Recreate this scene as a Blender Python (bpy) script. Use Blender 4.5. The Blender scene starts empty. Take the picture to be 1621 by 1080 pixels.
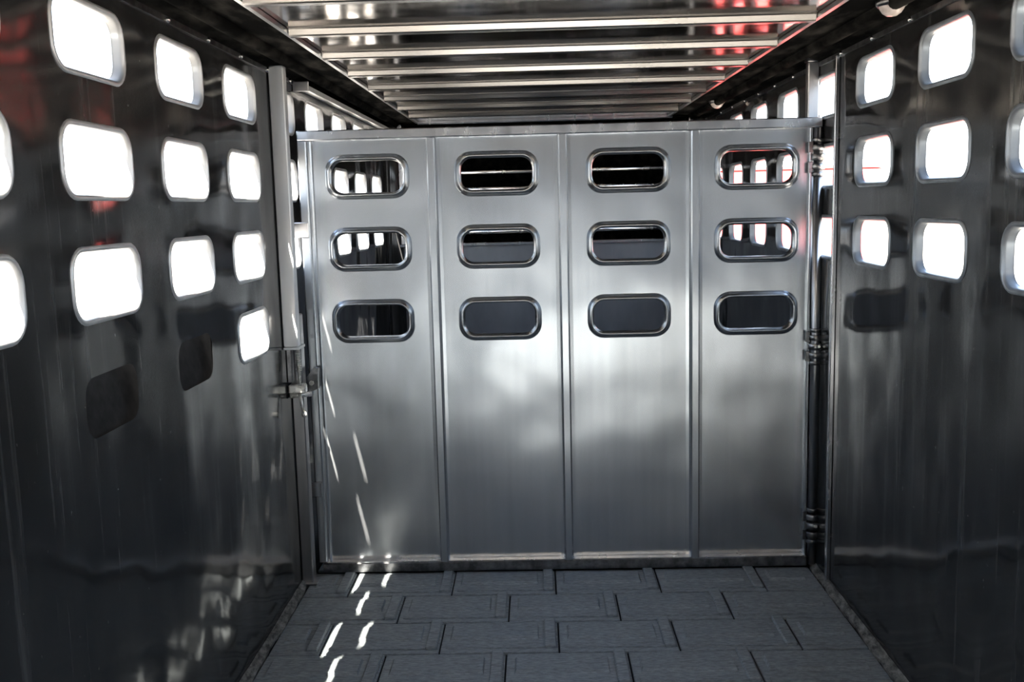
import bpy, math, random
from mathutils import Matrix, Vector
random.seed(7)
S = bpy.context.scene
COL = S.collection
R = math.radians

# ------------------------------------------------------------------ camera
cam_data = bpy.data.cameras.new('camera')
cam_data.sensor_width = 36.0
cam_data.sensor_fit = 'HORIZONTAL'
cam_data.lens = 1557.76 / 1621 * 36
cam_data.clip_start = 0.05
cam_data.clip_end = 500
cam = bpy.data.objects.new('camera', cam_data)
COL.objects.link(cam)
cam.matrix_world = (Matrix.Translation((-0.0736, -3.9524, 1.5044)) @ Matrix.Rotation(0.0264, 4, 'Z')
                    @ Matrix.Rotation(math.pi / 2 - 0.1374, 4, 'X') @ Matrix.Rotation(-0.0247, 4, 'Z'))
S.camera = cam

# ------------------------------------------------------------------ sky, sun, exposure
world = bpy.data.worlds.new('hazy_sky')
S.world = world
world.use_nodes = True
wt = world.node_tree
wt.nodes.clear()
wo = wt.nodes.new('ShaderNodeOutputWorld')
bg = wt.nodes.new('ShaderNodeBackground')
tc = wt.nodes.new('ShaderNodeTexCoord')
sp = wt.nodes.new('ShaderNodeSeparateXYZ')
rp = wt.nodes.new('ShaderNodeValToRGB')
rp.color_ramp.elements[0].position = 0.0
rp.color_ramp.elements[0].color = (0.92, 0.96, 1.0, 1)
rp.color_ramp.elements[1].position = 0.7
rp.color_ramp.elements[1].color = (0.42, 0.56, 0.82, 1)
e = rp.color_ramp.elements.new(0.2)
e.color = (0.72, 0.86, 1.0, 1)
wt.links.new(tc.outputs['Generated'], sp.inputs[0])
wt.links.new(sp.outputs['Z'], rp.inputs[0])
wt.links.new(rp.outputs[0], bg.inputs['Color'])
bg.inputs['Strength'].default_value = 0.55
wt.links.new(bg.outputs[0], wo.inputs[0])

sun_data = bpy.data.lights.new('sun', 'SUN')
sun_data.energy = 7.0
sun_data.angle = R(0.55)
sun_data.color = (1.0, 0.93, 0.82)
sun = bpy.data.objects.new('sun', sun_data)
COL.objects.link(sun)
sun.rotation_euler = Vector((0.21, 1.0, -0.98)).to_track_quat('-Z', 'Y').to_euler()
sun.location = (-2, -9, 9)

S.view_settings.view_transform = 'Standard'
S.view_settings.look = 'None'
S.view_settings.gamma = 1.0
S.view_settings.use_curve_mapping = False
S.view_settings.exposure = 3.5
S.cycles.max_bounces = 10
S.cycles.diffuse_bounces = 5
S.cycles.glossy_bounces = 8
S.cycles.sample_clamp_indirect = 6.0
S.cycles.use_denoising = True
S.cycles.caustics_reflective = True


# ------------------------------------------------------------------ materials
def principled(name, color, metallic=0.0, rough=0.5, spec=0.5, coat=0.0):
    m = bpy.data.materials.new(name)
    m.use_nodes = True
    b = m.node_tree.nodes['Principled BSDF']
    b.inputs['Base Color'].default_value = (*color, 1)
    b.inputs['Metallic'].default_value = metallic
    b.inputs['Roughness'].default_value = rough
    b.inputs['Specular IOR Level'].default_value = spec
    b.inputs['Coat Weight'].default_value = coat
    return m, m.node_tree, b


def noise(nt, scale, stretch=(1, 1, 1), detail=4.0, rough=0.55):
    t = nt.nodes.new('ShaderNodeTexCoord')
    mp = nt.nodes.new('ShaderNodeMapping')
    mp.inputs['Scale'].default_value = stretch
    n = nt.nodes.new('ShaderNodeTexNoise')
    n.inputs['Scale'].default_value = scale
    n.inputs['Detail'].default_value = detail
    n.inputs['Roughness'].default_value = rough
    nt.links.new(t.outputs['Object'], mp.inputs['Vector'])
    nt.links.new(mp.outputs[0], n.inputs['Vector'])
    return n.outputs['Fac']


def ramp(nt, fac, a, ca, b, cb):
    r = nt.nodes.new('ShaderNodeValToRGB')
    r.color_ramp.elements[0].position = a
    r.color_ramp.elements[1].position = b
    ca = ca if isinstance(ca, tuple) else (ca, ca, ca)
    cb = cb if isinstance(cb, tuple) else (cb, cb, cb)
    r.color_ramp.elements[0].color = (*ca, 1)
    r.color_ramp.elements[1].color = (*cb, 1)
    nt.links.new(fac, r.inputs[0])
    return r.outputs[0]


def bump(nt, b, fac, strength, dist, prev=None):
    n = nt.nodes.new('ShaderNodeBump')
    n.inputs['Strength'].default_value = strength
    n.inputs['Distance'].default_value = dist
    nt.links.new(fac, n.inputs['Height'])
    if prev is not None:
        nt.links.new(prev, n.inputs['Normal'])
    nt.links.new(n.outputs[0], b.inputs['Normal'])
    return n.outputs[0]


def mix_max(nt, a, b):
    m = nt.nodes.new('ShaderNodeMix')
    m.data_type = 'RGBA'
    m.blend_type = 'LIGHTEN'
    m.inputs['Factor'].default_value = 1.0
    nt.links.new(a, m.inputs['A'])
    nt.links.new(b, m.inputs['B'])
    return m.outputs['Result']


# dark glossy wall skin, faint vertical scratches, oil-canned
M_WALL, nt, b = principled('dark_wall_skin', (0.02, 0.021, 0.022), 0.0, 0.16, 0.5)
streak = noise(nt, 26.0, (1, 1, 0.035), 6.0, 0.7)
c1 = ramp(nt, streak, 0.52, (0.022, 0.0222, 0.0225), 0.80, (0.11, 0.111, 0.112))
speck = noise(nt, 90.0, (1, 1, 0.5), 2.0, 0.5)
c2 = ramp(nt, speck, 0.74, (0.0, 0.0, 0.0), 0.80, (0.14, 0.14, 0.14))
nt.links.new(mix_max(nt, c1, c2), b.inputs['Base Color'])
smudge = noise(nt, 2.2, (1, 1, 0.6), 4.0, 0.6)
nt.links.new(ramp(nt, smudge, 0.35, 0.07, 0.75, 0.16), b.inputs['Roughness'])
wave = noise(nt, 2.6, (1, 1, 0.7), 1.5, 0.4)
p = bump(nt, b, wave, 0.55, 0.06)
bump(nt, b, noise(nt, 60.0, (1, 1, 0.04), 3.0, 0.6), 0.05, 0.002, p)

# satin aluminium of the gate
M_GATE, nt, b = principled('satin_aluminium', (0.62, 0.63, 0.65), 0.90, 0.25)
g = noise(nt, 40.0, (1, 1, 0.03), 3.0, 0.5)
cg = ramp(nt, g, 0.30, (0.54, 0.57, 0.60), 0.80, (0.61, 0.64, 0.67))
nt.links.new(cg, b.inputs['Base Color'])
p = bump(nt, b, noise(nt, 2.8, (1, 1, 0.8), 1.5, 0.4), 0.35, 0.04)

# brighter aluminium for rims, frames
M_ALU, nt, b = principled('bright_aluminium', (0.70, 0.71, 0.73), 1.0, 0.22)
nt.links.new(ramp(nt, noise(nt, 18.0, (1, 1, 0.3), 4.0), 0.3, 0.16, 0.8, 0.34), b.inputs['Roughness'])

# dull aluminium with some scatter, for rims, posts facing the daylight
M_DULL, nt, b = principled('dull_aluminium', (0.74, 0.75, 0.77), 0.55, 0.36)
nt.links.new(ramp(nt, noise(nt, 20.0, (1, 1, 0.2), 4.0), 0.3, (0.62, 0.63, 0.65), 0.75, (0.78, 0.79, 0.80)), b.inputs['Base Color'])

M_DULL_SHADED, nt, b = principled('shaded_dull_aluminium', (0.40, 0.43, 0.46), 0.6, 0.36)  # darker copy of the dull aluminium, right-wall shade put into its colour
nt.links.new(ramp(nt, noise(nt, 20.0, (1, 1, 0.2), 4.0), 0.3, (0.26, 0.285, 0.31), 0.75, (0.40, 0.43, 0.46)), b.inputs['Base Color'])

M_PALE, nt, b = principled('pale_galvanised', (0.80, 0.81, 0.82), 0.35, 0.32)
nt.links.new(ramp(nt, noise(nt, 20.0, (1, 1, 0.1), 4.0), 0.3, (0.74, 0.75, 0.77), 0.75, (0.86, 0.86, 0.87)), b.inputs['Base Color'])

M_SLOT, nt, b = principled('slot_rim_aluminium', (0.44, 0.46, 0.48), 0.95, 0.26)
nt.links.new(ramp(nt, noise(nt, 20.0), 0.3, (0.38, 0.40, 0.42), 0.75, (0.50, 0.52, 0.54)), b.inputs['Base Color'])

M_BULK, nt, b = principled('bulkhead_aluminium', (0.42, 0.44, 0.47), 0.6, 0.3)
nt.links.new(ramp(nt, noise(nt, 5.0, (1, 1, 0.4), 4.0), 0.3, (0.34, 0.36, 0.40), 0.75, (0.50, 0.52, 0.55)), b.inputs['Base Color'])

M_FLAP, nt, b = principled('added_flap_black', (0.004, 0.004, 0.004), 0.0, 0.9, 0.0)
nt.links.new(ramp(nt, noise(nt, 30.0), 0.3, (0.028, 0.028, 0.029), 0.75, (0.042, 0.042, 0.043)), b.inputs['Base Color'])

# weathered aluminium for posts
M_POST, nt, b = principled('weathered_aluminium', (0.50, 0.50, 0.51), 1.0, 0.32)
nt.links.new(ramp(nt, noise(nt, 14.0, (1, 1, 0.1), 5.0), 0.3, (0.36, 0.36, 0.37), 0.8, (0.6, 0.6, 0.61)), b.inputs['Base Color'])

# ceiling sheet: polished, slightly brown, the warm ground bounce tinted into the colour
M_CEIL, nt, b = principled('ceiling_aluminium', (0.55, 0.51, 0.47), 1.0, 0.13)
nt.links.new(ramp(nt, noise(nt, 5.0, (0.4, 2, 1), 5.0), 0.3, (0.33, 0.285, 0.245), 0.75, (0.47, 0.415, 0.365)), b.inputs['Base Color'])
nt.links.new(ramp(nt, noise(nt, 9.0, (0.5, 2, 1), 2.0), 0.3, 0.08, 0.8, 0.14), b.inputs['Roughness'])
bump(nt, b, noise(nt, 4.0, (1, 1, 1), 1.5, 0.4), 0.12, 0.015)

M_RIB, nt, b = principled('rib_aluminium', (0.36, 0.335, 0.31), 1.0, 0.24)
nt.links.new(ramp(nt, noise(nt, 12.0, (0.2, 2, 2), 4.0), 0.3, 0.17, 0.8, 0.32), b.inputs['Roughness'])

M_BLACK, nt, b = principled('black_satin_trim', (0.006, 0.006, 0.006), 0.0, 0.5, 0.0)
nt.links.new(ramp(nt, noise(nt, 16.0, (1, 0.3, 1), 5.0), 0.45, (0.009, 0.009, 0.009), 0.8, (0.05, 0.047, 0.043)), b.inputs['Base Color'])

M_STEEL, nt, b = principled('dark_steel', (0.30, 0.30, 0.31), 1.0, 0.30)
nt.links.new(ramp(nt, noise(nt, 30.0, (1, 1, 1), 4.0), 0.35, (0.16, 0.16, 0.165), 0.75, (0.42, 0.42, 0.43)), b.inputs['Base Color'])

M_ZINC, nt, b = principled('zinc_plated_steel', (0.85, 0.84, 0.79), 0.4, 0.3)
nt.links.new(ramp(nt, noise(nt, 30.0, (1, 1, 1), 4.0), 0.35, 0.18, 0.75, 0.36), b.inputs['Roughness'])

# rubber floor
M_RUBBER, nt, b = principled('grey_rubber', (0.06, 0.065, 0.07), 0.0, 0.62, 0.4)
fine = noise(nt, 140.0, (0.25, 1, 1), 6.0, 0.7)
ca = ramp(nt, fine, 0.34, (0.185, 0.205, 0.215), 0.68, (0.40, 0.44, 0.46))
dust = noise(nt, 7.0, (1, 1, 1), 5.0, 0.65)
cb = ramp(nt, dust, 0.5, (0.12, 0.13, 0.14), 0.85, (0.36, 0.36, 0.35))
nt.links.new(mix_max(nt, ca, cb), b.inputs['Base Color'])
bump(nt, b, fine, 0.45, 0.003)

M_RUBBER_DARK, nt, b = principled('black_rubber_joint', (0.012, 0.013, 0.014), 0.0, 0.7, 0.3)
bump(nt, b, noise(nt, 120.0), 0.3, 0.003)

M_SEAL, nt, b = principled('dusty_floor_edge', (0.20, 0.20, 0.19), 0.0, 0.7, 0.3)
nt.links.new(ramp(nt, noise(nt, 34.0, (1, 0.5, 1), 6.0, 0.7), 0.38, (0.05, 0.05, 0.048), 0.72, (0.40, 0.39, 0.36)), b.inputs['Base Color'])
bump(nt, b, noise(nt, 45.0), 0.6, 0.006)

M_LENS, nt, b = principled('lamp_lens', (0.75, 0.66, 0.62), 0.0, 0.25, 0.5, 0.3)
nt.links.new(ramp(nt, noise(nt, 60.0), 0.3, (0.62, 0.52, 0.48), 0.7, (0.8, 0.72, 0.68)), b.inputs['Base Color'])

M_GROUND, nt, b = principled('dusty_gravel', (0.32, 0.29, 0.25), 0.0, 0.9, 0.2)
nt.links.new(ramp(nt, noise(nt, 3.0, (1, 1, 1), 8.0, 0.7), 0.3, (0.26, 0.235, 0.20), 0.75, (0.42, 0.385, 0.335)), b.inputs['Base Color'])

M_BLOCKER, nt, b = principled('dark_sky_blocker', (0.07, 0.065, 0.06), 0.0, 0.8, 0.3)
nt.links.new(ramp(nt, noise(nt, 5.0, (1, 1, 0.1), 5.0), 0.3, (0.10, 0.098, 0.096), 0.75, (0.16, 0.157, 0.153)), b.inputs['Base Color'])
M_RED, nt, b = principled('red_trailer_paint', (0.62, 0.10, 0.10), 0.0, 0.25, 0.5, 0.4)
nt.links.new(ramp(nt, noise(nt, 6.0), 0.3, (0.62, 0.065, 0.065), 0.75, (0.68, 0.08, 0.08)), b.inputs['Base Color'])
M_WHITE, nt, b = principled('white_trailer_paint', (0.8, 0.8, 0.79), 0.0, 0.3, 0.5, 0.3)
nt.links.new(ramp(nt, noise(nt, 6.0), 0.3, (0.74, 0.74, 0.73), 0.75, (0.82, 0.82, 0.81)), b.inputs['Base Color'])
M_TYRE, nt, b = principled('tyre_rubber', (0.02, 0.02, 0.02), 0.0, 0.8, 0.3)
bump(nt, b, noise(nt, 60.0), 0.3, 0.004)
M_TAIL, nt, b = principled('tail_lamp_red', (0.5, 0.01, 0.01), 0.0, 0.15, 0.5, 0.5)
nt.links.new(ramp(nt, noise(nt, 80.0), 0.3, (0.42, 0.008, 0.008), 0.7, (0.55, 0.015, 0.015)), b.inputs['Base Color'])


# ------------------------------------------------------------------ mesh helpers
class MB:
    def __init__(s):
        s.v, s.f, s.sm = [], [], []

    def add(s, verts, faces, smooth=False):
        o = len(s.v)
        s.v += [tuple(p) for p in verts]
        s.f += [tuple(i + o for i in f) for f in faces]
        s.sm += [smooth] * len(faces)
        return s

    def box(s, x0, x1, y0, y1, z0, z1, bev=0.0):
        if bev <= 0:
            v = [(x, y, z) for z in (z0, z1) for y in (y0, y1) for x in (x0, x1)]
            return s.add(v, [(0, 2, 3, 1), (4, 5, 7, 6), (0, 1, 5, 4), (2, 6, 7, 3), (0, 4, 6, 2), (1, 3, 7, 5)])
        # chamfered box: 24 vertices
        c = bev
        X, Y, Z = (x0, x1), (y0, y1), (z0, z1)
        sx = lambda i: c if i == 0 else -c
        v, ix = [], {}
        for i in (0, 1):
            for j in (0, 1):
                for k in (0, 1):
                    ix[i, j, k, 0] = len(v); v.append((X[i], Y[j] + sx(j), Z[k] + sx(k)))
                    ix[i, j, k, 1] = len(v); v.append((X[i] + sx(i), Y[j], Z[k] + sx(k)))
                    ix[i, j, k, 2] = len(v); v.append((X[i] + sx(i), Y[j] + sx(j), Z[k]))
        f = []
        I = lambda i, j, k, a: ix[i, j, k, a]
        q = [(0, 0), (1, 0), (1, 1), (0, 1)]
        for i in (0, 1):
            a = [I(i, j, k, 0) for j, k in q]; f.append(a if i else a[::-1])
            a = [I(j, i, k, 1) for j, k in q]; f.append(a[::-1] if i else a)
            a = [I(j, k, i, 2) for j, k in q]; f.append(a if i else a[::-1])
        for j in (0, 1):
            for k in (0, 1):
                f.append([I(0, j, k, 1), I(1, j, k, 1), I(1, j, k, 2), I(0, j, k, 2)])
                f.append([I(j, 0, k, 0), I(j, 1, k, 0), I(j, 1, k, 2), I(j, 0, k, 2)])
                f.append([I(j, k, 0, 0), I(j, k, 1, 0), I(j, k, 1, 1), I(j, k, 0, 1)])
        for i in (0, 1):
            for j in (0, 1):
                for k in (0, 1):
                    f.append([I(i, j, k, 0), I(i, j, k, 1), I(i, j, k, 2)])
        return s.add(v, f)

    def tube(s, p0, p1, r, n=16, caps=True, r1=None):
        p0, p1 = Vector(p0), Vector(p1)
        r1 = r if r1 is None else r1
        d = (p1 - p0).normalized()
        a = d.orthogonal().normalized()
        b_ = d.cross(a)
        v = []
        for p, rr_ in ((p0, r), (p1, r1)):
            for i in range(n):
                t = 2 * math.pi * i / n
                v.append(p + (a * math.cos(t) + b_ * math.sin(t)) * rr_)
        s.add(v, [(i, (i + 1) % n, n + (i + 1) % n, n + i) for i in range(n)], True)
        if caps:
            s.add(v[:n], [tuple(range(n))[::-1]])
            s.add(v[n:], [tuple(range(n))])
        return s

    def lathe(s, prof, centre, axis='Z', n=20, smooth=True):
        c = Vector(centre)
        v = []
        for r, h in prof:
            for i in range(n):
                t = 2 * math.pi * i / n
                u, w = r * math.cos(t), r * math.sin(t)
                v.append(c + Vector({'Z': (u, w, h), 'X': (h, u, w), 'Y': (w, h, u)}[axis]))
        f = []
        for k in range(len(prof) - 1):
            for i in range(n):
                j = (i + 1) % n
                f.append((k * n + i, k * n + j, (k + 1) * n + j, (k + 1) * n + i))
        return s.add(v, f, smooth)

    def sweep(s, prof, a, b, put):
        """extrude a 2-D closed outline from a to b; put(u, w, t) gives the point"""
        n = len(prof)
        v = [put(u, w, a) for u, w in prof] + [put(u, w, b) for u, w in prof]
        f = [(i, (i + 1) % n, n + (i + 1) % n, n + i) for i in range(n)]
        return s.add(v, f + [tuple(range(n))[::-1], tuple(range(n, 2 * n))])

    def build(s, name, mat, parent=None, fix=True):
        me = bpy.data.meshes.new(name)
        me.from_pydata(s.v, [], s.f)
        me.polygons.foreach_set('use_smooth', s.sm)
        me.materials.append(mat)
        if fix:
            import bmesh
            bm = bmesh.new(); bm.from_mesh(me)
            bmesh.ops.remove_doubles(bm, verts=bm.verts, dist=1e-5)
            bmesh.ops.recalc_face_normals(bm, faces=bm.faces)
            bm.to_mesh(me); bm.free()
        me.update()
        o = bpy.data.objects.new(name, me)
        COL.objects.link(o)
        if parent is not None:
            o.parent = parent
            o.matrix_parent_inverse = Matrix.Identity(4)
            o.location = -parent_loc(parent)
        return o


def parent_loc(p):
    l = Vector(p.location)
    while p.parent:
        p = p.parent
        l = l + Vector(p.location)
    return l


def tag(o, label=None, cat=None, group=None, kind=None):
    if label: o['label'] = label
    if cat: o['category'] = cat
    if group: o['group'] = group
    if kind: o['kind'] = kind
    return o


def thing(name, loc, label, cat, group=None):
    o = bpy.data.objects.new(name, None)
    o.empty_display_size = 0.05
    COL.objects.link(o)
    o.location = loc
    return tag(o, label, cat, group)


def rr(w, h, r, n=7):
    """four corner arcs (counter-clockwise) of a rounded rectangle about 0,0"""
    out = []
    for k, (cx, cy) in enumerate(((1, 1), (-1, 1), (-1, -1), (1, -1))):
        arc = []
        for i in range(n):
            t = math.pi / 2 * (k + i / (n - 1))
            arc.append((cx * (w / 2 - r) + r * math.cos(t), cy * (h / 2 - r) + r * math.sin(t)))
        out.append(arc)
    return out


def holed_cell(mb, u0, u1, w0, w1, uc, wc, hw, hh, r, put, flip=False):
    """rectangle u0..u1 x w0..w1 with a rounded hole, put(u, w) -> xyz"""
    arcs = rr(hw, hh, r)
    cor = [(u1, w1), (u0, w1), (u0, w0), (u1, w0)]
    v = [put(*c) for c in cor]
    idx = []
    for a in arcs:
        row = []
        for p_ in a:
            row.append(len(v)); v.append(put(uc + p_[0], wc + p_[1]))
        idx.append(row)
    f = []
    for k in range(4):
        for i in range(len(idx[k]) - 1):
            f.append((k, idx[k][i + 1], idx[k][i]))
        n_ = (k + 1) % 4
        f.append((k, n_, idx[n_][0], idx[k][-1]))
    mb.add(v, f)


def ring_loft(mb, loops, put, closed=False, smooth=True):
    """loops: list of (w, h, r, depth) rounded rectangles lofted together"""
    pts = []
    for w, h, r, d in loops:
        pts.append([put(p_[0], p_[1], d) for a in rr(w, h, r) for p_ in a])
    n = len(pts[0])
    v = [p_ for l in pts for p_ in l]
    f = []
    m = len(loops)
    for k in range(m if closed else m - 1):
        k2 = (k + 1) % m
        for i in range(n):
            j = (i + 1) % n
            f.append((k * n + i, k * n + j, k2 * n + j, k2 * n + i))
    mb.add(v, f, smooth)


# ------------------------------------------------------------------ trailer shell
W = 1.05            # half inner width
Y_REAR, Y_FRONT = -7.047, 2.60
ROWS = (1.888, 1.622, 1.352, 1.084)
EDGES = (2.03, 1.755, 1.487, 1.218, 0.945)
COLS = [-0.047 + 0.56 * k for k in range(-12, 5)]
HOLE = (0.352, 0.154, 0.052)       # at the inner sheet
MOUTH = (0.328, 0.136, 0.044)      # at the outer skin
T_SKIN = 0.020


def wall(name, side):
    sx = side
    mb = MB()
    rims = []
    for k, yc in enumerate(COLS):
        kk = k - 12
        for r_, zc in enumerate(ROWS):
            z1, z0 = EDGES[r_], EDGES[r_ + 1]
            has = r_ < 3 or (side < 0 and kk in (-1, -2, -3))
            flapped = r_ == 3 and kk < -1
            sizes = [(W, HOLE, 0.0), (W + T_SKIN, MOUTH, 0.0)]
            if flapped:
                sizes = [(W, (.278, MOUTH[1], MOUTH[2]), -.025), (W + T_SKIN, (.378, MOUTH[1] + .02, MOUTH[2]), -.025)]
            for x, (hw, hh, hr), dy_ in sizes:
                if has:
                    holed_cell(mb, yc - .28, yc + .28, z0, z1, yc + dy_, zc, hw, hh, hr, lambda u, w, x=x: (sx * x, u, w))
                else:
                    mb.add([(sx * x, yc - .28, z0), (sx * x, yc + .28, z0), (sx * x, yc + .28, z1), (sx * x, yc - .28, z1)], [(0, 1, 2, 3)])
            if has and not flapped:
                rims.append((yc, zc, r_, kk))
        for x in (W, W + T_SKIN):
            mb.add([(sx * x, yc - .28, -0.02), (sx * x, yc + .28, -0.02), (sx * x, yc + .28, EDGES[-1]), (sx * x, yc - .28, EDGES[-1])], [(0, 1, 2, 3)])
    for x in (W, W + T_SKIN):
        ye = COLS[-1] + .28
        mb.add([(sx * x, ye, -.02), (sx * x, Y_FRONT + .02, -.02), (sx * x, Y_FRONT + .02, 2.03), (sx * x, ye, 2.03)], [(0, 1, 2, 3)])
        # the strip above the vents, behind the cove
        mb.add([(sx * x, COLS[0] - .28, 2.03), (sx * x, Y_FRONT + .02, 2.03), (sx * x, Y_FRONT + .02, 2.12), (sx * x, COLS[0] - .28, 2.12)], [(0, 1, 2, 3)])
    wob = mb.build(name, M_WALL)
    tag(wob, kind='structure')
    mesh = None
    for yc, zc, r_, kk in rims:
        if mesh is None:
            q = MB()
            put = lambda u, w, d: (sx * (W + d), u, w)
            ring_loft(q, [(HOLE[0] + .018, HOLE[1] + .018, HOLE[2] + .009, 0.0), (HOLE[0] + .012, HOLE[1] + .012, HOLE[2] + .006, -0.0035),
                          (HOLE[0] - .004, HOLE[1] - .004, HOLE[2] - .002, -0.003), (HOLE[0] - .012, HOLE[1] - .012, HOLE[2] - .006, 0.006),
                          (MOUTH[0], MOUTH[1], MOUTH[2], T_SKIN + .002)], put)
            o = q.build('window_rim', M_DULL if side < 0 else M_DULL_SHADED, wob)
            mesh = o.data
            o.location = (0, yc, zc)
        else:
            o = bpy.data.objects.new('window_rim', mesh)
            COL.objects.link(o)
            o.parent = wob
            o.location = (0, yc, zc)
    return wob


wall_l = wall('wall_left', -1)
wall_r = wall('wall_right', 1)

# two black flaps outside the left wall, hinged below the lowest vents and ajar; added so sun passes while the vents look dark
fl = MB()
ang = R(11.6)
h_f = 0.23
dx, dz = -math.sin(ang), math.cos(ang)
fl.sweep([(0, 0), (dx * h_f, dz * h_f), (dx * h_f - .006, dz * h_f), (-.006, 0)], -.225, .345, lambda u, w, t: (u, t, w))
for i, k in enumerate((9, 10)):
    if i == 0:
        f0 = fl.build('added_flap', M_FLAP, wall_l)
        f0.location = (-(W + T_SKIN + .004), COLS[k], 0.985)
    else:
        f1 = f0.copy(); COL.objects.link(f1); f1.parent = wall_l
        f1.location = (-(W + T_SKIN + .004), COLS[k], 0.985)

# rear frame and front bulkhead -------------------------------------------------
rear = MB()
rear.box(-1.07, -0.98, Y_REAR - .03, Y_REAR, -.02, 2.12)
rear.box(0.98, 1.07, Y_REAR - .03, Y_REAR, -.02, 2.12)
rear.box(-0.98, 0.98, Y_REAR - .03, Y_REAR, 1.98, 2.12)
tag(rear.build('wall_rear', M_POST), kind='structure')

ZB = 1.262
fr = MB()
fr.box(-1.05, 1.05, Y_FRONT, Y_FRONT + .02, -.02, ZB - .02)
wall_f = fr.build('wall_front', M_BULK)
tag(wall_f, kind='structure')
q = MB(); q.box(-.975, .975, Y_FRONT - .025, Y_FRONT + .02, ZB - .02, ZB, .004); q.build('cap_rail', M_ALU, wall_f)
for xa, xb in ((-1.05, -.975), (.975, 1.05)):
    q = MB(); q.box(xa, xb, Y_FRONT, Y_FRONT + .02, ZB - .02, 2.10); q.build('side_sheet', M_WALL, wall_f)
for z, r_ in ((1.333, .016), (1.612, .014), (1.722, .013)):
    q = MB(); q.tube((-.975, Y_FRONT + .005, z), (.975, Y_FRONT + .005, z), r_, 12)
    q.build('cross_bar', M_ALU, wall_f)
for x in (-.952, .0, .952):
    if x == 0: continue
    q = MB(); q.box(x - .014, x + .014, Y_FRONT - .012, Y_FRONT + .016, ZB, 2.04, .004)
    q.build('upright_bar', M_ALU, wall_f)
q = MB(); q.box(-.83, .83, Y_FRONT - .05, Y_FRONT - .02, 2.035, 2.062, .006); q.build('header_trim', M_ALU, wall_f)
q = MB(); q.box(-1.05, 1.05, Y_FRONT - .012, Y_FRONT + .02, 2.045, 2.12); q.build('header_panel', M_CEIL, wall_f)
# rounded corner pieces where side walls meet the bulkhead
for sx in (-1, 1):
    q = MB()
    pts = [(sx * (W - .001), Y_FRONT - .10)] + [(sx * (W - .10 + .099 * math.cos(t)), Y_FRONT - .10 + .099 * math.sin(t)) for t in [math.pi / 2 * i / 8 for i in range(1, 9)]]
    v = [(x, y, 0.0) for x, y in pts] + [(x, y, 2.03) for x, y in pts]
    n = len(pts)
    q.add(v, [(i, i + 1, n + i + 1, n + i) for i in range(n - 1)], True)
    q.build('corner_sheet', M_WALL, wall_f)
# the dark nose beyond the bars
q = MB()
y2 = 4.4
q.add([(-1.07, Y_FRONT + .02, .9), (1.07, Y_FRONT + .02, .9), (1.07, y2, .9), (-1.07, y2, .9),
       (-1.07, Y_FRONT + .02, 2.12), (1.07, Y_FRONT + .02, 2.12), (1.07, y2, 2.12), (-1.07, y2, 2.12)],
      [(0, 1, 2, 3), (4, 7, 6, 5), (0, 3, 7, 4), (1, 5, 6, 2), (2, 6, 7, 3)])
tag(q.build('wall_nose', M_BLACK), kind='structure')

# ceiling -----------------------------------------------------------------------
ZC, ZR = 2.058, 2.034
XL, XR = -0.818, 0.790
q = MB(); q.box(-1.07, 1.07, Y_REAR, Y_FRONT + .02, ZC, ZC + .04)
ceil = q.build('ceiling', M_CEIL)
tag(ceil, kind='structure')
prof = [(-.040, ZC + .001), (-.040, ZC - .003), (-.021, ZC - .004), (-.017, ZR + .004), (-.014, ZR), (.014, ZR), (.017, ZR + .004), (.021, ZC - .004), (.040, ZC - .003), (.040, ZC + .001)]
rib0 = None
y = -0.8424 + .014
ys = [y + 0.4822 * k for k in range(-12, 7)]
for yr in ys:
    if yr > Y_FRONT - .15 or yr < Y_REAR + .1: continue
    if rib0 is None:
        q = MB(); q.sweep(prof, XL, XR, lambda u, w, t: (t, u, w))
        rib0 = q.build('ceiling_rib', M_RIB, ceil); rib0.location = (0, yr, 0)
    else:
        o = rib0.copy(); COL.objects.link(o); o.parent = ceil; o.location = (0, yr, 0)
# black coves and the flanges along them
for nm, sx, xe in (('trim_1', -1, -XL), ('trim_2', 1, XR)):
    q = MB()
    x0 = W - .001
    x1 = xe + .012
    arc = []
    for i in range(11):
        t = math.pi / 2 * i / 10
        arc.append((x0 - (x0 - x1) * (1 - math.cos(t)), 2.022 + .036 * math.sin(t)))
    n = len(arc)
    v = [(sx * a, Y_REAR, z) for a, z in arc] + [(sx * a, Y_FRONT - .02, z) for a, z in arc]
    q.add(v, [(i, i + 1, n + i + 1, n + i) for i in range(n - 1)], True)
    cove = q.build(nm, M_BLACK)
    tag(cove, kind='structure')
    q = MB(); q.box(min(sx * (xe + .002), sx * (xe + .016)), max(sx * (xe + .002), sx * (xe + .016)), Y_REAR, Y_FRONT - .06, ZC - .016, ZC - .002)
    q.build('edge_flange', M_POST, cove)
    q = MB(); q.box(min(sx * (W - .006), sx * W), max(sx * (W - .006), sx * W), Y_REAR, Y_FRONT - .02, 2.010, 2.026)
    q.build('lower_flange', M_STEEL, cove)
    bolt = None
    for k in range(16):
        yb = -2.9 + .33 * k
        if bolt is None:
            q = MB(); q.lathe([(0.0, -.006), (.005, -.0055), (.008, -.003), (.009, 0.0)], (0, 0, 0), 'X', 10)
            bolt = q.build('bolt', M_ALU, cove); bolt.scale = (sx, 1, 1)
            bolt.location = (sx * (W - .006), yb, 2.018)
        else:
            o = bolt.copy(); COL.objects.link(o); o.parent = cove; o.location = (sx * (W - .006), yb, 2.018)
    # tube beam lying in the cove
    q = MB(); xb = (x0 + x1) / 2 + .03
    q.tube((sx * xb, Y_REAR, 2.048), (sx * xb, Y_FRONT - .03, 2.048), .024, 14)
    q.build('wiring_conduit', M_BLACK, cove)
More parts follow.
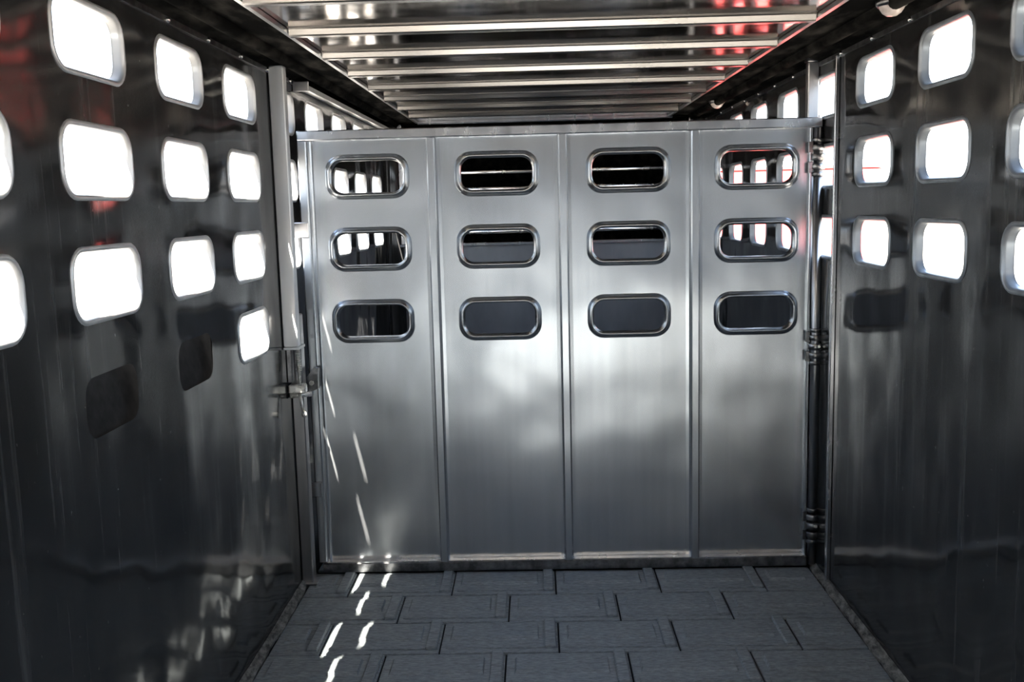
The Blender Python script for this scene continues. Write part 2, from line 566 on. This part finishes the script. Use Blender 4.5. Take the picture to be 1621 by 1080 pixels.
# gutter along the top outside edge of the left wall
q = MB(); q.sweep([(-1.07, 2.07), (-1.07, 2.12), (-1.138, 2.12), (-1.138, 2.07)], Y_REAR, Y_FRONT, lambda u, w, t: (u, t, w))
tag(q.build('trim_3', M_POST), kind='structure')
q = MB(); q.sweep([(1.07, 2.07), (1.07, 2.12), (1.138, 2.12), (1.138, 2.07)], Y_REAR, Y_FRONT, lambda u, w, t: (u, t, w))
tag(q.build('trim_4', M_POST), kind='structure')

# floor -------------------------------------------------------------------------
q = MB(); q.box(-W, W, Y_REAR, Y_FRONT, -.10, -.014)
floor = q.build('floor', M_RUBBER_DARK)
tag(floor, kind='structure')
# plain mat where the photo shows none of its blocks
for ya, yb in ((Y_REAR, -2.808), (0.0, Y_FRONT)):
    q = MB(); q.box(-W + .03, W - .03, ya + .004, yb - .004, -.014, -.004, .003)
    q.build('rubber_mat', M_RUBBER, floor)
PX, PY = 0.411, 0.2535


def block_mesh(x0, x1, joint):
    """one moulded rubber block; local y runs 0 (far edge) to -PY; joint = raised bar at its right end"""
    m = MB()
    g = .0045
    m.box(x0 + .003, x1 - .003, -PY + g, -g, -.016, -.004, .002)
    xr = x1 - .052 if joint else x1 - .03
    # raised pad with a sloping near edge
    a0, a1 = x0 + .030, xr - .018
    if a1 - a0 > .06:
        y0, y1 = -.155, -.045
        b0 = .007
        v = [(a0, y0, -.004), (a1, y0, -.004), (a1, y1, -.004), (a0, y1, -.004),
             (a0 + b0, y0 + .012, .006), (a1 - .004, y0 + .012, .006), (a1 - .004, y1 - .005, .006), (a0 + b0, y1 - .005, .006)]
        m.add(v, [(4, 5, 6, 7), (0, 1, 5, 4), (1, 2, 6, 5), (2, 3, 7, 6), (3, 0, 4, 7)])
    # a low rib running along the near third
    m.box(x0 + .02, xr + .02, -.222, -.200, -.006, .001, .002)
    if joint:
        m.box(x1 - .050, x1 - .010, -PY + .028, -.001, -.006, .009, .004)
    return m


full = None
offs = (-.036, -.216)
for r_ in range(11):
    yt = -.025 - PY * r_
    base = offs[r_ % 2]
    k = -6
    while True:
        xr_ = base + PX * k + .014
        xl_ = xr_ - PX
        k += 1
        if xr_ < -W + .06: continue
        if xl_ > W - .06: break
        a, b_ = max(xl_, -W + .028), min(xr_, W - .028)
        if abs(a - xl_) < 1e-6 and abs(b_ - xr_) < 1e-6:
            if full is None:
                full = block_mesh(0, PX, True).build('rubber_block', M_RUBBER, floor, fix=True)
                o = full
            else:
                o = full.copy(); COL.objects.link(o); o.parent = floor
            o.location = (a, yt, random.uniform(-.0012, .0012))
        else:
            o = block_mesh(a, b_, abs(b_ - xr_) < 1e-6).build('rubber_block', M_RUBBER, floor)
            o.location = (0, yt, random.uniform(-.001, .001))
# dusty angle strips where floor and walls meet
for nm, sx in (('baseboard_left', -1), ('baseboard_right', 1)):
    q = MB()
    rnd = random.Random(3 if sx < 0 else 5)
    n = 90
    rows = []
    for i in range(n + 1):
        yy = Y_REAR + (0 - .02 - Y_REAR) * i / n
        wv = .026 + rnd.uniform(-.006, .008)
        rows.append([(sx * (W - .001), yy, .016 + rnd.uniform(-.003, .004)), (sx * (W - .010), yy, .010 + rnd.uniform(-.002, .003)), (sx * (W - wv), yy, -.003), (sx * (W - wv), yy, -.014)])
    v = [p_ for r_ in rows for p_ in r_]
    f = []
    for i in range(n):
        for j in range(3):
            f.append((i * 4 + j, i * 4 + j + 1, i * 4 + j + 5, i * 4 + j + 4))
    q.add(v, f)
    tag(q.build(nm, M_SEAL), kind='structure')

# ------------------------------------------------------------------ the centre gate
GZ0, GZ1 = 0.006, 1.812
gate = thing('centre_gate', (0, 0, GZ0), 'wide silver metal centre gate with twelve slotted openings, closed across the trailer', 'gate')
YS = -.008                                   # sheet plane
gx = [-.966, -.478, .038, .555, 1.003]       # sheet joints
gc = [(-.7362), (-.2226), (.2964), (.8012)]
gz = (1.6296, 1.3426, 1.0523)
GH = (.292, .134, .050)
for j in range(4):
    m = MB()
    zs = [1.79, (gz[0] + gz[1]) / 2, (gz[1] + gz[2]) / 2, gz[2] - .15]
    for i in range(3):
        holed_cell(m, gx[j], gx[j + 1], zs[i + 1], zs[i], gc[j], gz[i], GH[0], GH[1], GH[2], lambda u, w: (u, YS, w))
    m.add([(gx[j], YS, .04), (gx[j + 1], YS, .04), (gx[j + 1], YS, zs[3]), (gx[j], YS, zs[3])], [(0, 1, 2, 3)])
    sh = m.build('sheet_panel', M_GATE, gate, fix=True)
    md = sh.modifiers.new('thickness', 'SOLIDIFY'); md.thickness = .003; md.offset = 0
    for i in range(3):
        m = MB()
        cx_, cz_ = gc[j], gz[i]
        put = lambda u, w, d: (cx_ + u, YS + d, cz_ + w)
        ring_loft(m, [(.336, .178, .066, .001), (.334, .176, .065, -.003), (.306, .148, .054, -.0165), (.300, .142, .052, -.0175),
                      (.294, .136, .050, -.0165), (.288, .130, .047, -.008), (.284, .126, .045, .004), (.282, .124, .044, .016)], put)
        m.build('slot_rim', M_SLOT, sh)
# hat-section stiffeners over the joints
for x in gx[1:4]:
    m = MB()
    pr = [(-.033, 0), (-.033, -.003), (-.020, -.004), (-.017, -.034), (-.012, -.040), (.012, -.040), (.017, -.034), (.020, -.004), (.033, -.003), (.033, 0)]
    m.sweep(pr, .046, 1.772, lambda u, w, t: (x + u, YS - .0015 + w, t))
    m.build('stiffener', M_GATE, gate)
# frame
m = MB(); m.box(-1.003, 1.046, -.045, .02, 1.774, GZ1, .004); m.build('top_rail', M_ALU, gate)
m = MB(); m.box(-1.003, -.968, -.042, .02, .046, 1.774, .004); m.build('latch_stile', M_GATE, gate)
m = MB(); m.box(1.001, 1.012, -.030, .02, .046, 1.774, .002); m.build('hinge_stile', M_GATE, gate)
m = MB(); m.box(-.985, 1.012, -.048, .02, GZ0, .046, .003); m.build('bottom_rail', M_STEEL, gate)
m = MB(); m.box(-.968, 1.004, -.046, -.012, .0465, .0505, .001); m.build('kick_ledge', M_ALU, gate)
m = MB()
m.sweep([(-.968, 0), (-.952, 0), (-.952, -.010), (-.958, -.016), (-.968, -.016)], .05, 1.772, lambda u, w, t: (u, YS - .002 + w, t))
m.build('edge_trim', M_GATE, gate)
for z in (1.425, .365):
    m = MB(); m.box(-1.030, -.970, -.056, -.0425, z - .031, z + .031, .003)
    m.build('stop_plate', M_ALU, gate)
# hinge pipe and three hinges
m = MB(); m.tube((1.033, -.034, .012), (1.033, -.034, 1.772), .0185, 20); m.build('hinge_pipe', M_POST, gate)
for z in (1.66, .915, .175):
    m = MB()
    for k, (dz, rr_, hh) in enumerate(((-.066, .023, .016), (-.036, .026, .022), (0.0, .028, .026), (.036, .026, .022), (.066, .023, .016))):
        m.lathe([(0.0185, -hh / 2), (rr_ - .002, -hh / 2), (rr_, -hh / 2 + .002), (rr_, hh / 2 - .002), (rr_ - .002, hh / 2), (.0185, hh / 2)], (1.033, -.034, z + dz), 'Z', 20)
    h = m.build('hinge', M_STEEL, gate)
    for za in (z - .060, z + .018):
        m = MB(); m.box(.994, 1.012, -.040, -.030, za, za + .042, .002); m.build('hinge_leaf', M_STEEL, h)
    m = MB(); m.lathe([(0, -.008), (.006, -.008), (.0075, -.005), (.0075, 0)], (1.040, -.060, z + .004), 'Y', 6, False)
    m.build('hinge_bolt', M_ZINC, h)

# posts -------------------------------------------------------------------------
post = thing('latch_post', (-1.03, -.15, 0), 'upright metal latch post with a plated slam latch, against the left wall beside the gate', 'post')
m = MB(); m.box(-1.049, -1.003, -.150, -.095, 0.0, 1.10, .004); m.build('lower_channel', M_POST, post)
m = MB(); m.box(-1.047, -.992, -.245, -.195, .985, 2.035, .003); m.build('rod_housing', M_PALE, post)
m = MB(); m.box(-1.047, -.986, -.250, -.150, .975, .985, .001); m.build('housing_cap', M_DULL, post)
m = MB(); m.box(-1.049, -.985, -.165, -.09, 0.0, .006, .001); m.build('foot_plate', M_POST, post)

hpost = thing('hinge_post', (1.03, .05, 0), 'square metal hinge post against the right wall behind the gate pipe', 'post')
m = MB(); m.box(1.006, 1.049, .026, .070, 0.0, 2.03, .004); m.build('square_tube', M_POST, hpost)
m = MB(); m.box(1.002, 1.049, .022, .074, 2.03, 2.045, .002); m.build('cap_plate', M_STEEL, hpost)

m = MB(); m.box(1.034, 1.0495, -.238, -.222, 0.02, 2.015, .002); strip = m.build('jamb_strip', M_ALU, wall_r)
m = MB(); m.box(1.044, 1.0495, -.222, -.180, 0.02, 1.25, .001); m.build('jamb_web', M_POST, wall_r)

# slam latch --------------------------------------------------------------------
LX, LY = -1.014, -.188
m = MB(); m.box(-1.047, -.980, LY - .022, LY + .016, .797, .832, .005); latch = m.build('slam_latch', M_ZINC, post)
latch['label'] = 'bright plated slam latch'
m = MB(); m.box(-1.049, -1.030, LY - .014, LY + .02, .84, .975, .002); m.build('spring_bracket', M_STEEL, latch)
m = MB(); m.tube((LX + .008, LY, .83), (LX + .008, LY, .975), .007, 12); m.build('spring_rod', M_ZINC, latch)
m = MB()
for k in range(14):
    m.lathe([(.009, -.0022), (.013, 0), (.009, .0022), (.0072, 0), (.009, -.0022)], (LX + .008, LY, .885 + k * .0055), 'Z', 14)
sp_ = m.build('coil_spring', M_ZINC, latch); sp_['kind'] = 'stuff'
m = MB(); m.tube((-1.046, LY - .006, .786), (-.968, LY + .03, .786), .010, 14); m.build('slide_bolt', M_ZINC, latch)
m = MB(); m.tube((LX + .006, LY - .006, .792), (LX + .022, LY - .016, .720), .0065, 10)
m.lathe([(0, -.012), (.008, -.009), (.011, 0), (.008, .009), (0, .012)], (LX + .023, LY - .017, .714), 'Z', 12)
m.build('pull_handle', M_ZINC, latch)

m = MB()
m.sweep([(-1.000, .775), (-.962, .790), (-.958, .872), (-.975, .876), (-1.006, .838)], -.075, -.0425, lambda u, w, t: (u, t, w))
keeper = m.build('latch_keeper', M_STEEL, gate); keeper['label'] = 'dark angled steel keeper bracket'
m = MB(); m.tube((-.985, -.0755, .815), (-.985, -.086, .815), .010, 6); m.build('nut', M_ZINC, keeper)

# metal ledge on the left wall beyond the gate, lamps on the right cove ------------
ledge = thing('wall_ledge', (-1.02, 1.2, 1.98), 'long thin metal ledge high on the left wall beyond the gate', 'ledge')
m = MB(); m.box(-1.049, -.985, .14, 2.36, 2.000, 2.006, .001); m.box(-.990, -.984, .14, 2.36, 1.985, 2.006, .001); m.build('shelf_strip', M_PALE, ledge)
m = MB(); m.box(-1.049, -.983, .128, .140, 1.982, 2.022, .002); m.build('end_plate', M_POST, ledge)

for yy, lab in ((-1.02, 'round pale dome lamp in the right cove, nearest the viewer, cut by the frame'),
                (1.70, 'small round pale dome lamp in the right cove beyond the gate')):
    if yy < 0:
        lp = thing('dome_lamp', (.955, yy, 2.05), lab, 'lamp', 'dome lamps in the right cove')
        m = MB(); m.lathe([(0, -.012), (.040, -.012), (.045, -.006), (.045, .012), (0, .012)], (.955, yy, 2.05), 'Z', 22)
        base = m.build('lamp_base', M_STEEL, lp)
        m = MB(); m.lathe([(0, -.040), (.014, -.038), (.026, -.030), (.034, -.018), (.036, -.012)], (.955, yy, 2.05), 'Z', 22)
        lens = m.build('lamp_lens', M_LENS, lp)
        first = lp
    else:
        lp = first.copy(); COL.objects.link(lp); lp.location = (.955, yy, 2.05); lp['label'] = lab
        for ch in (base, lens):
            c = ch.copy(); COL.objects.link(c); c.parent = lp

# ------------------------------------------------------------------ outside
GZ = -.55
q = MB(); q.add([(-150, -150, GZ), (150, -150, GZ), (150, 150, GZ), (-150, 150, GZ)], [(0, 1, 2, 3)])
tag(q.build('ground', M_GROUND), kind='structure')

q = MB(); q.box(-14, 14, -22, -17, GZ, 5.2)  # unseen block added behind the camera, dims what the gate reflects
blocker = q.build('wall_sky_blocker', M_BLOCKER)
tag(blocker, kind='structure')
red = thing('cargo_trailer', (2.285, 6.6, GZ), 'red enclosed trailer parked outside, glimpsed through the vents of the right wall', 'trailer')
x0, x1, y0, y1, z0, z1 = 1.52, 3.05, 5.0, 9.0, -.05, 1.78
m = MB(); m.box(x0, x1, y0, y1, z0, z1, .05); m.build('body', M_RED, red)
m = MB(); m.box(x0 - .02, x1 + .02, y0 - .02, y1 + .02, z1 - .02, z1 + .05, .02); m.build('roof_cap', M_WHITE, red)
for xa, xb in ((x0 + .06, (x0 + x1) / 2 - .008), ((x0 + x1) / 2 + .008, x1 - .06)):
    m = MB(); m.box(xa, xb, y0 - .025, y0 + .002, z0 + .06, z1 - .10, .01); d = m.build('rear_door', M_RED, red)
    xm = xb - .06 if xb < 2.4 else xa + .06
    m = MB(); m.tube((xm, y0 - .045, z0 + .08), (xm, y0 - .045, z1 - .12), .012, 10); m.build('lock_bar', M_ALU, d)
for xc in (x0 + .10, x1 - .10):
    m = MB(); m.lathe([(0, -.05), (.035, -.048), (.045, -.03), (.045, -.02)], (xc, y0, z0 + .12), 'Y', 16); m.build('tail_lamp', M_TAIL, red)
m = MB(); m.box(x0, x1, y0 - .06, y0 + .02, z0 - .12, z0 - .02, .01); m.build('bumper', M_STEEL, red)
for xc in (x0 - .06, x1 + .06):
    for yc in (6.7, 7.5):
        m = MB(); m.lathe([(.0, -.02), (.20, -.02), (.22, -.10), (.31, -.11), (.34, -.08), (.34, .08), (.31, .11), (.22, .10), (.0, .10)], (xc, yc, GZ + .34), 'X', 28)
        w_ = m.build('wheel', M_TYRE, red)
        m = MB(); m.lathe([(0, -.06), (.06, -.06), (.08, -.03), (.19, -.03), (.21, -.09)] if xc < 2.2 else [(0, .14), (.06, .14), (.08, .11), (.19, .11), (.21, .10)], (xc, yc, GZ + .34), 'X', 24)
        m.build('hub', M_ALU, w_)
m = MB()
m.sweep([(-.05, .0), (.05, .0), (.05, .06), (-.05, .06)], 9.0, 10.3, lambda u, w, t: ((x0 + x1) / 2 + u, t, z0 - .12 + w)); m.build('tongue', M_STEEL, red)
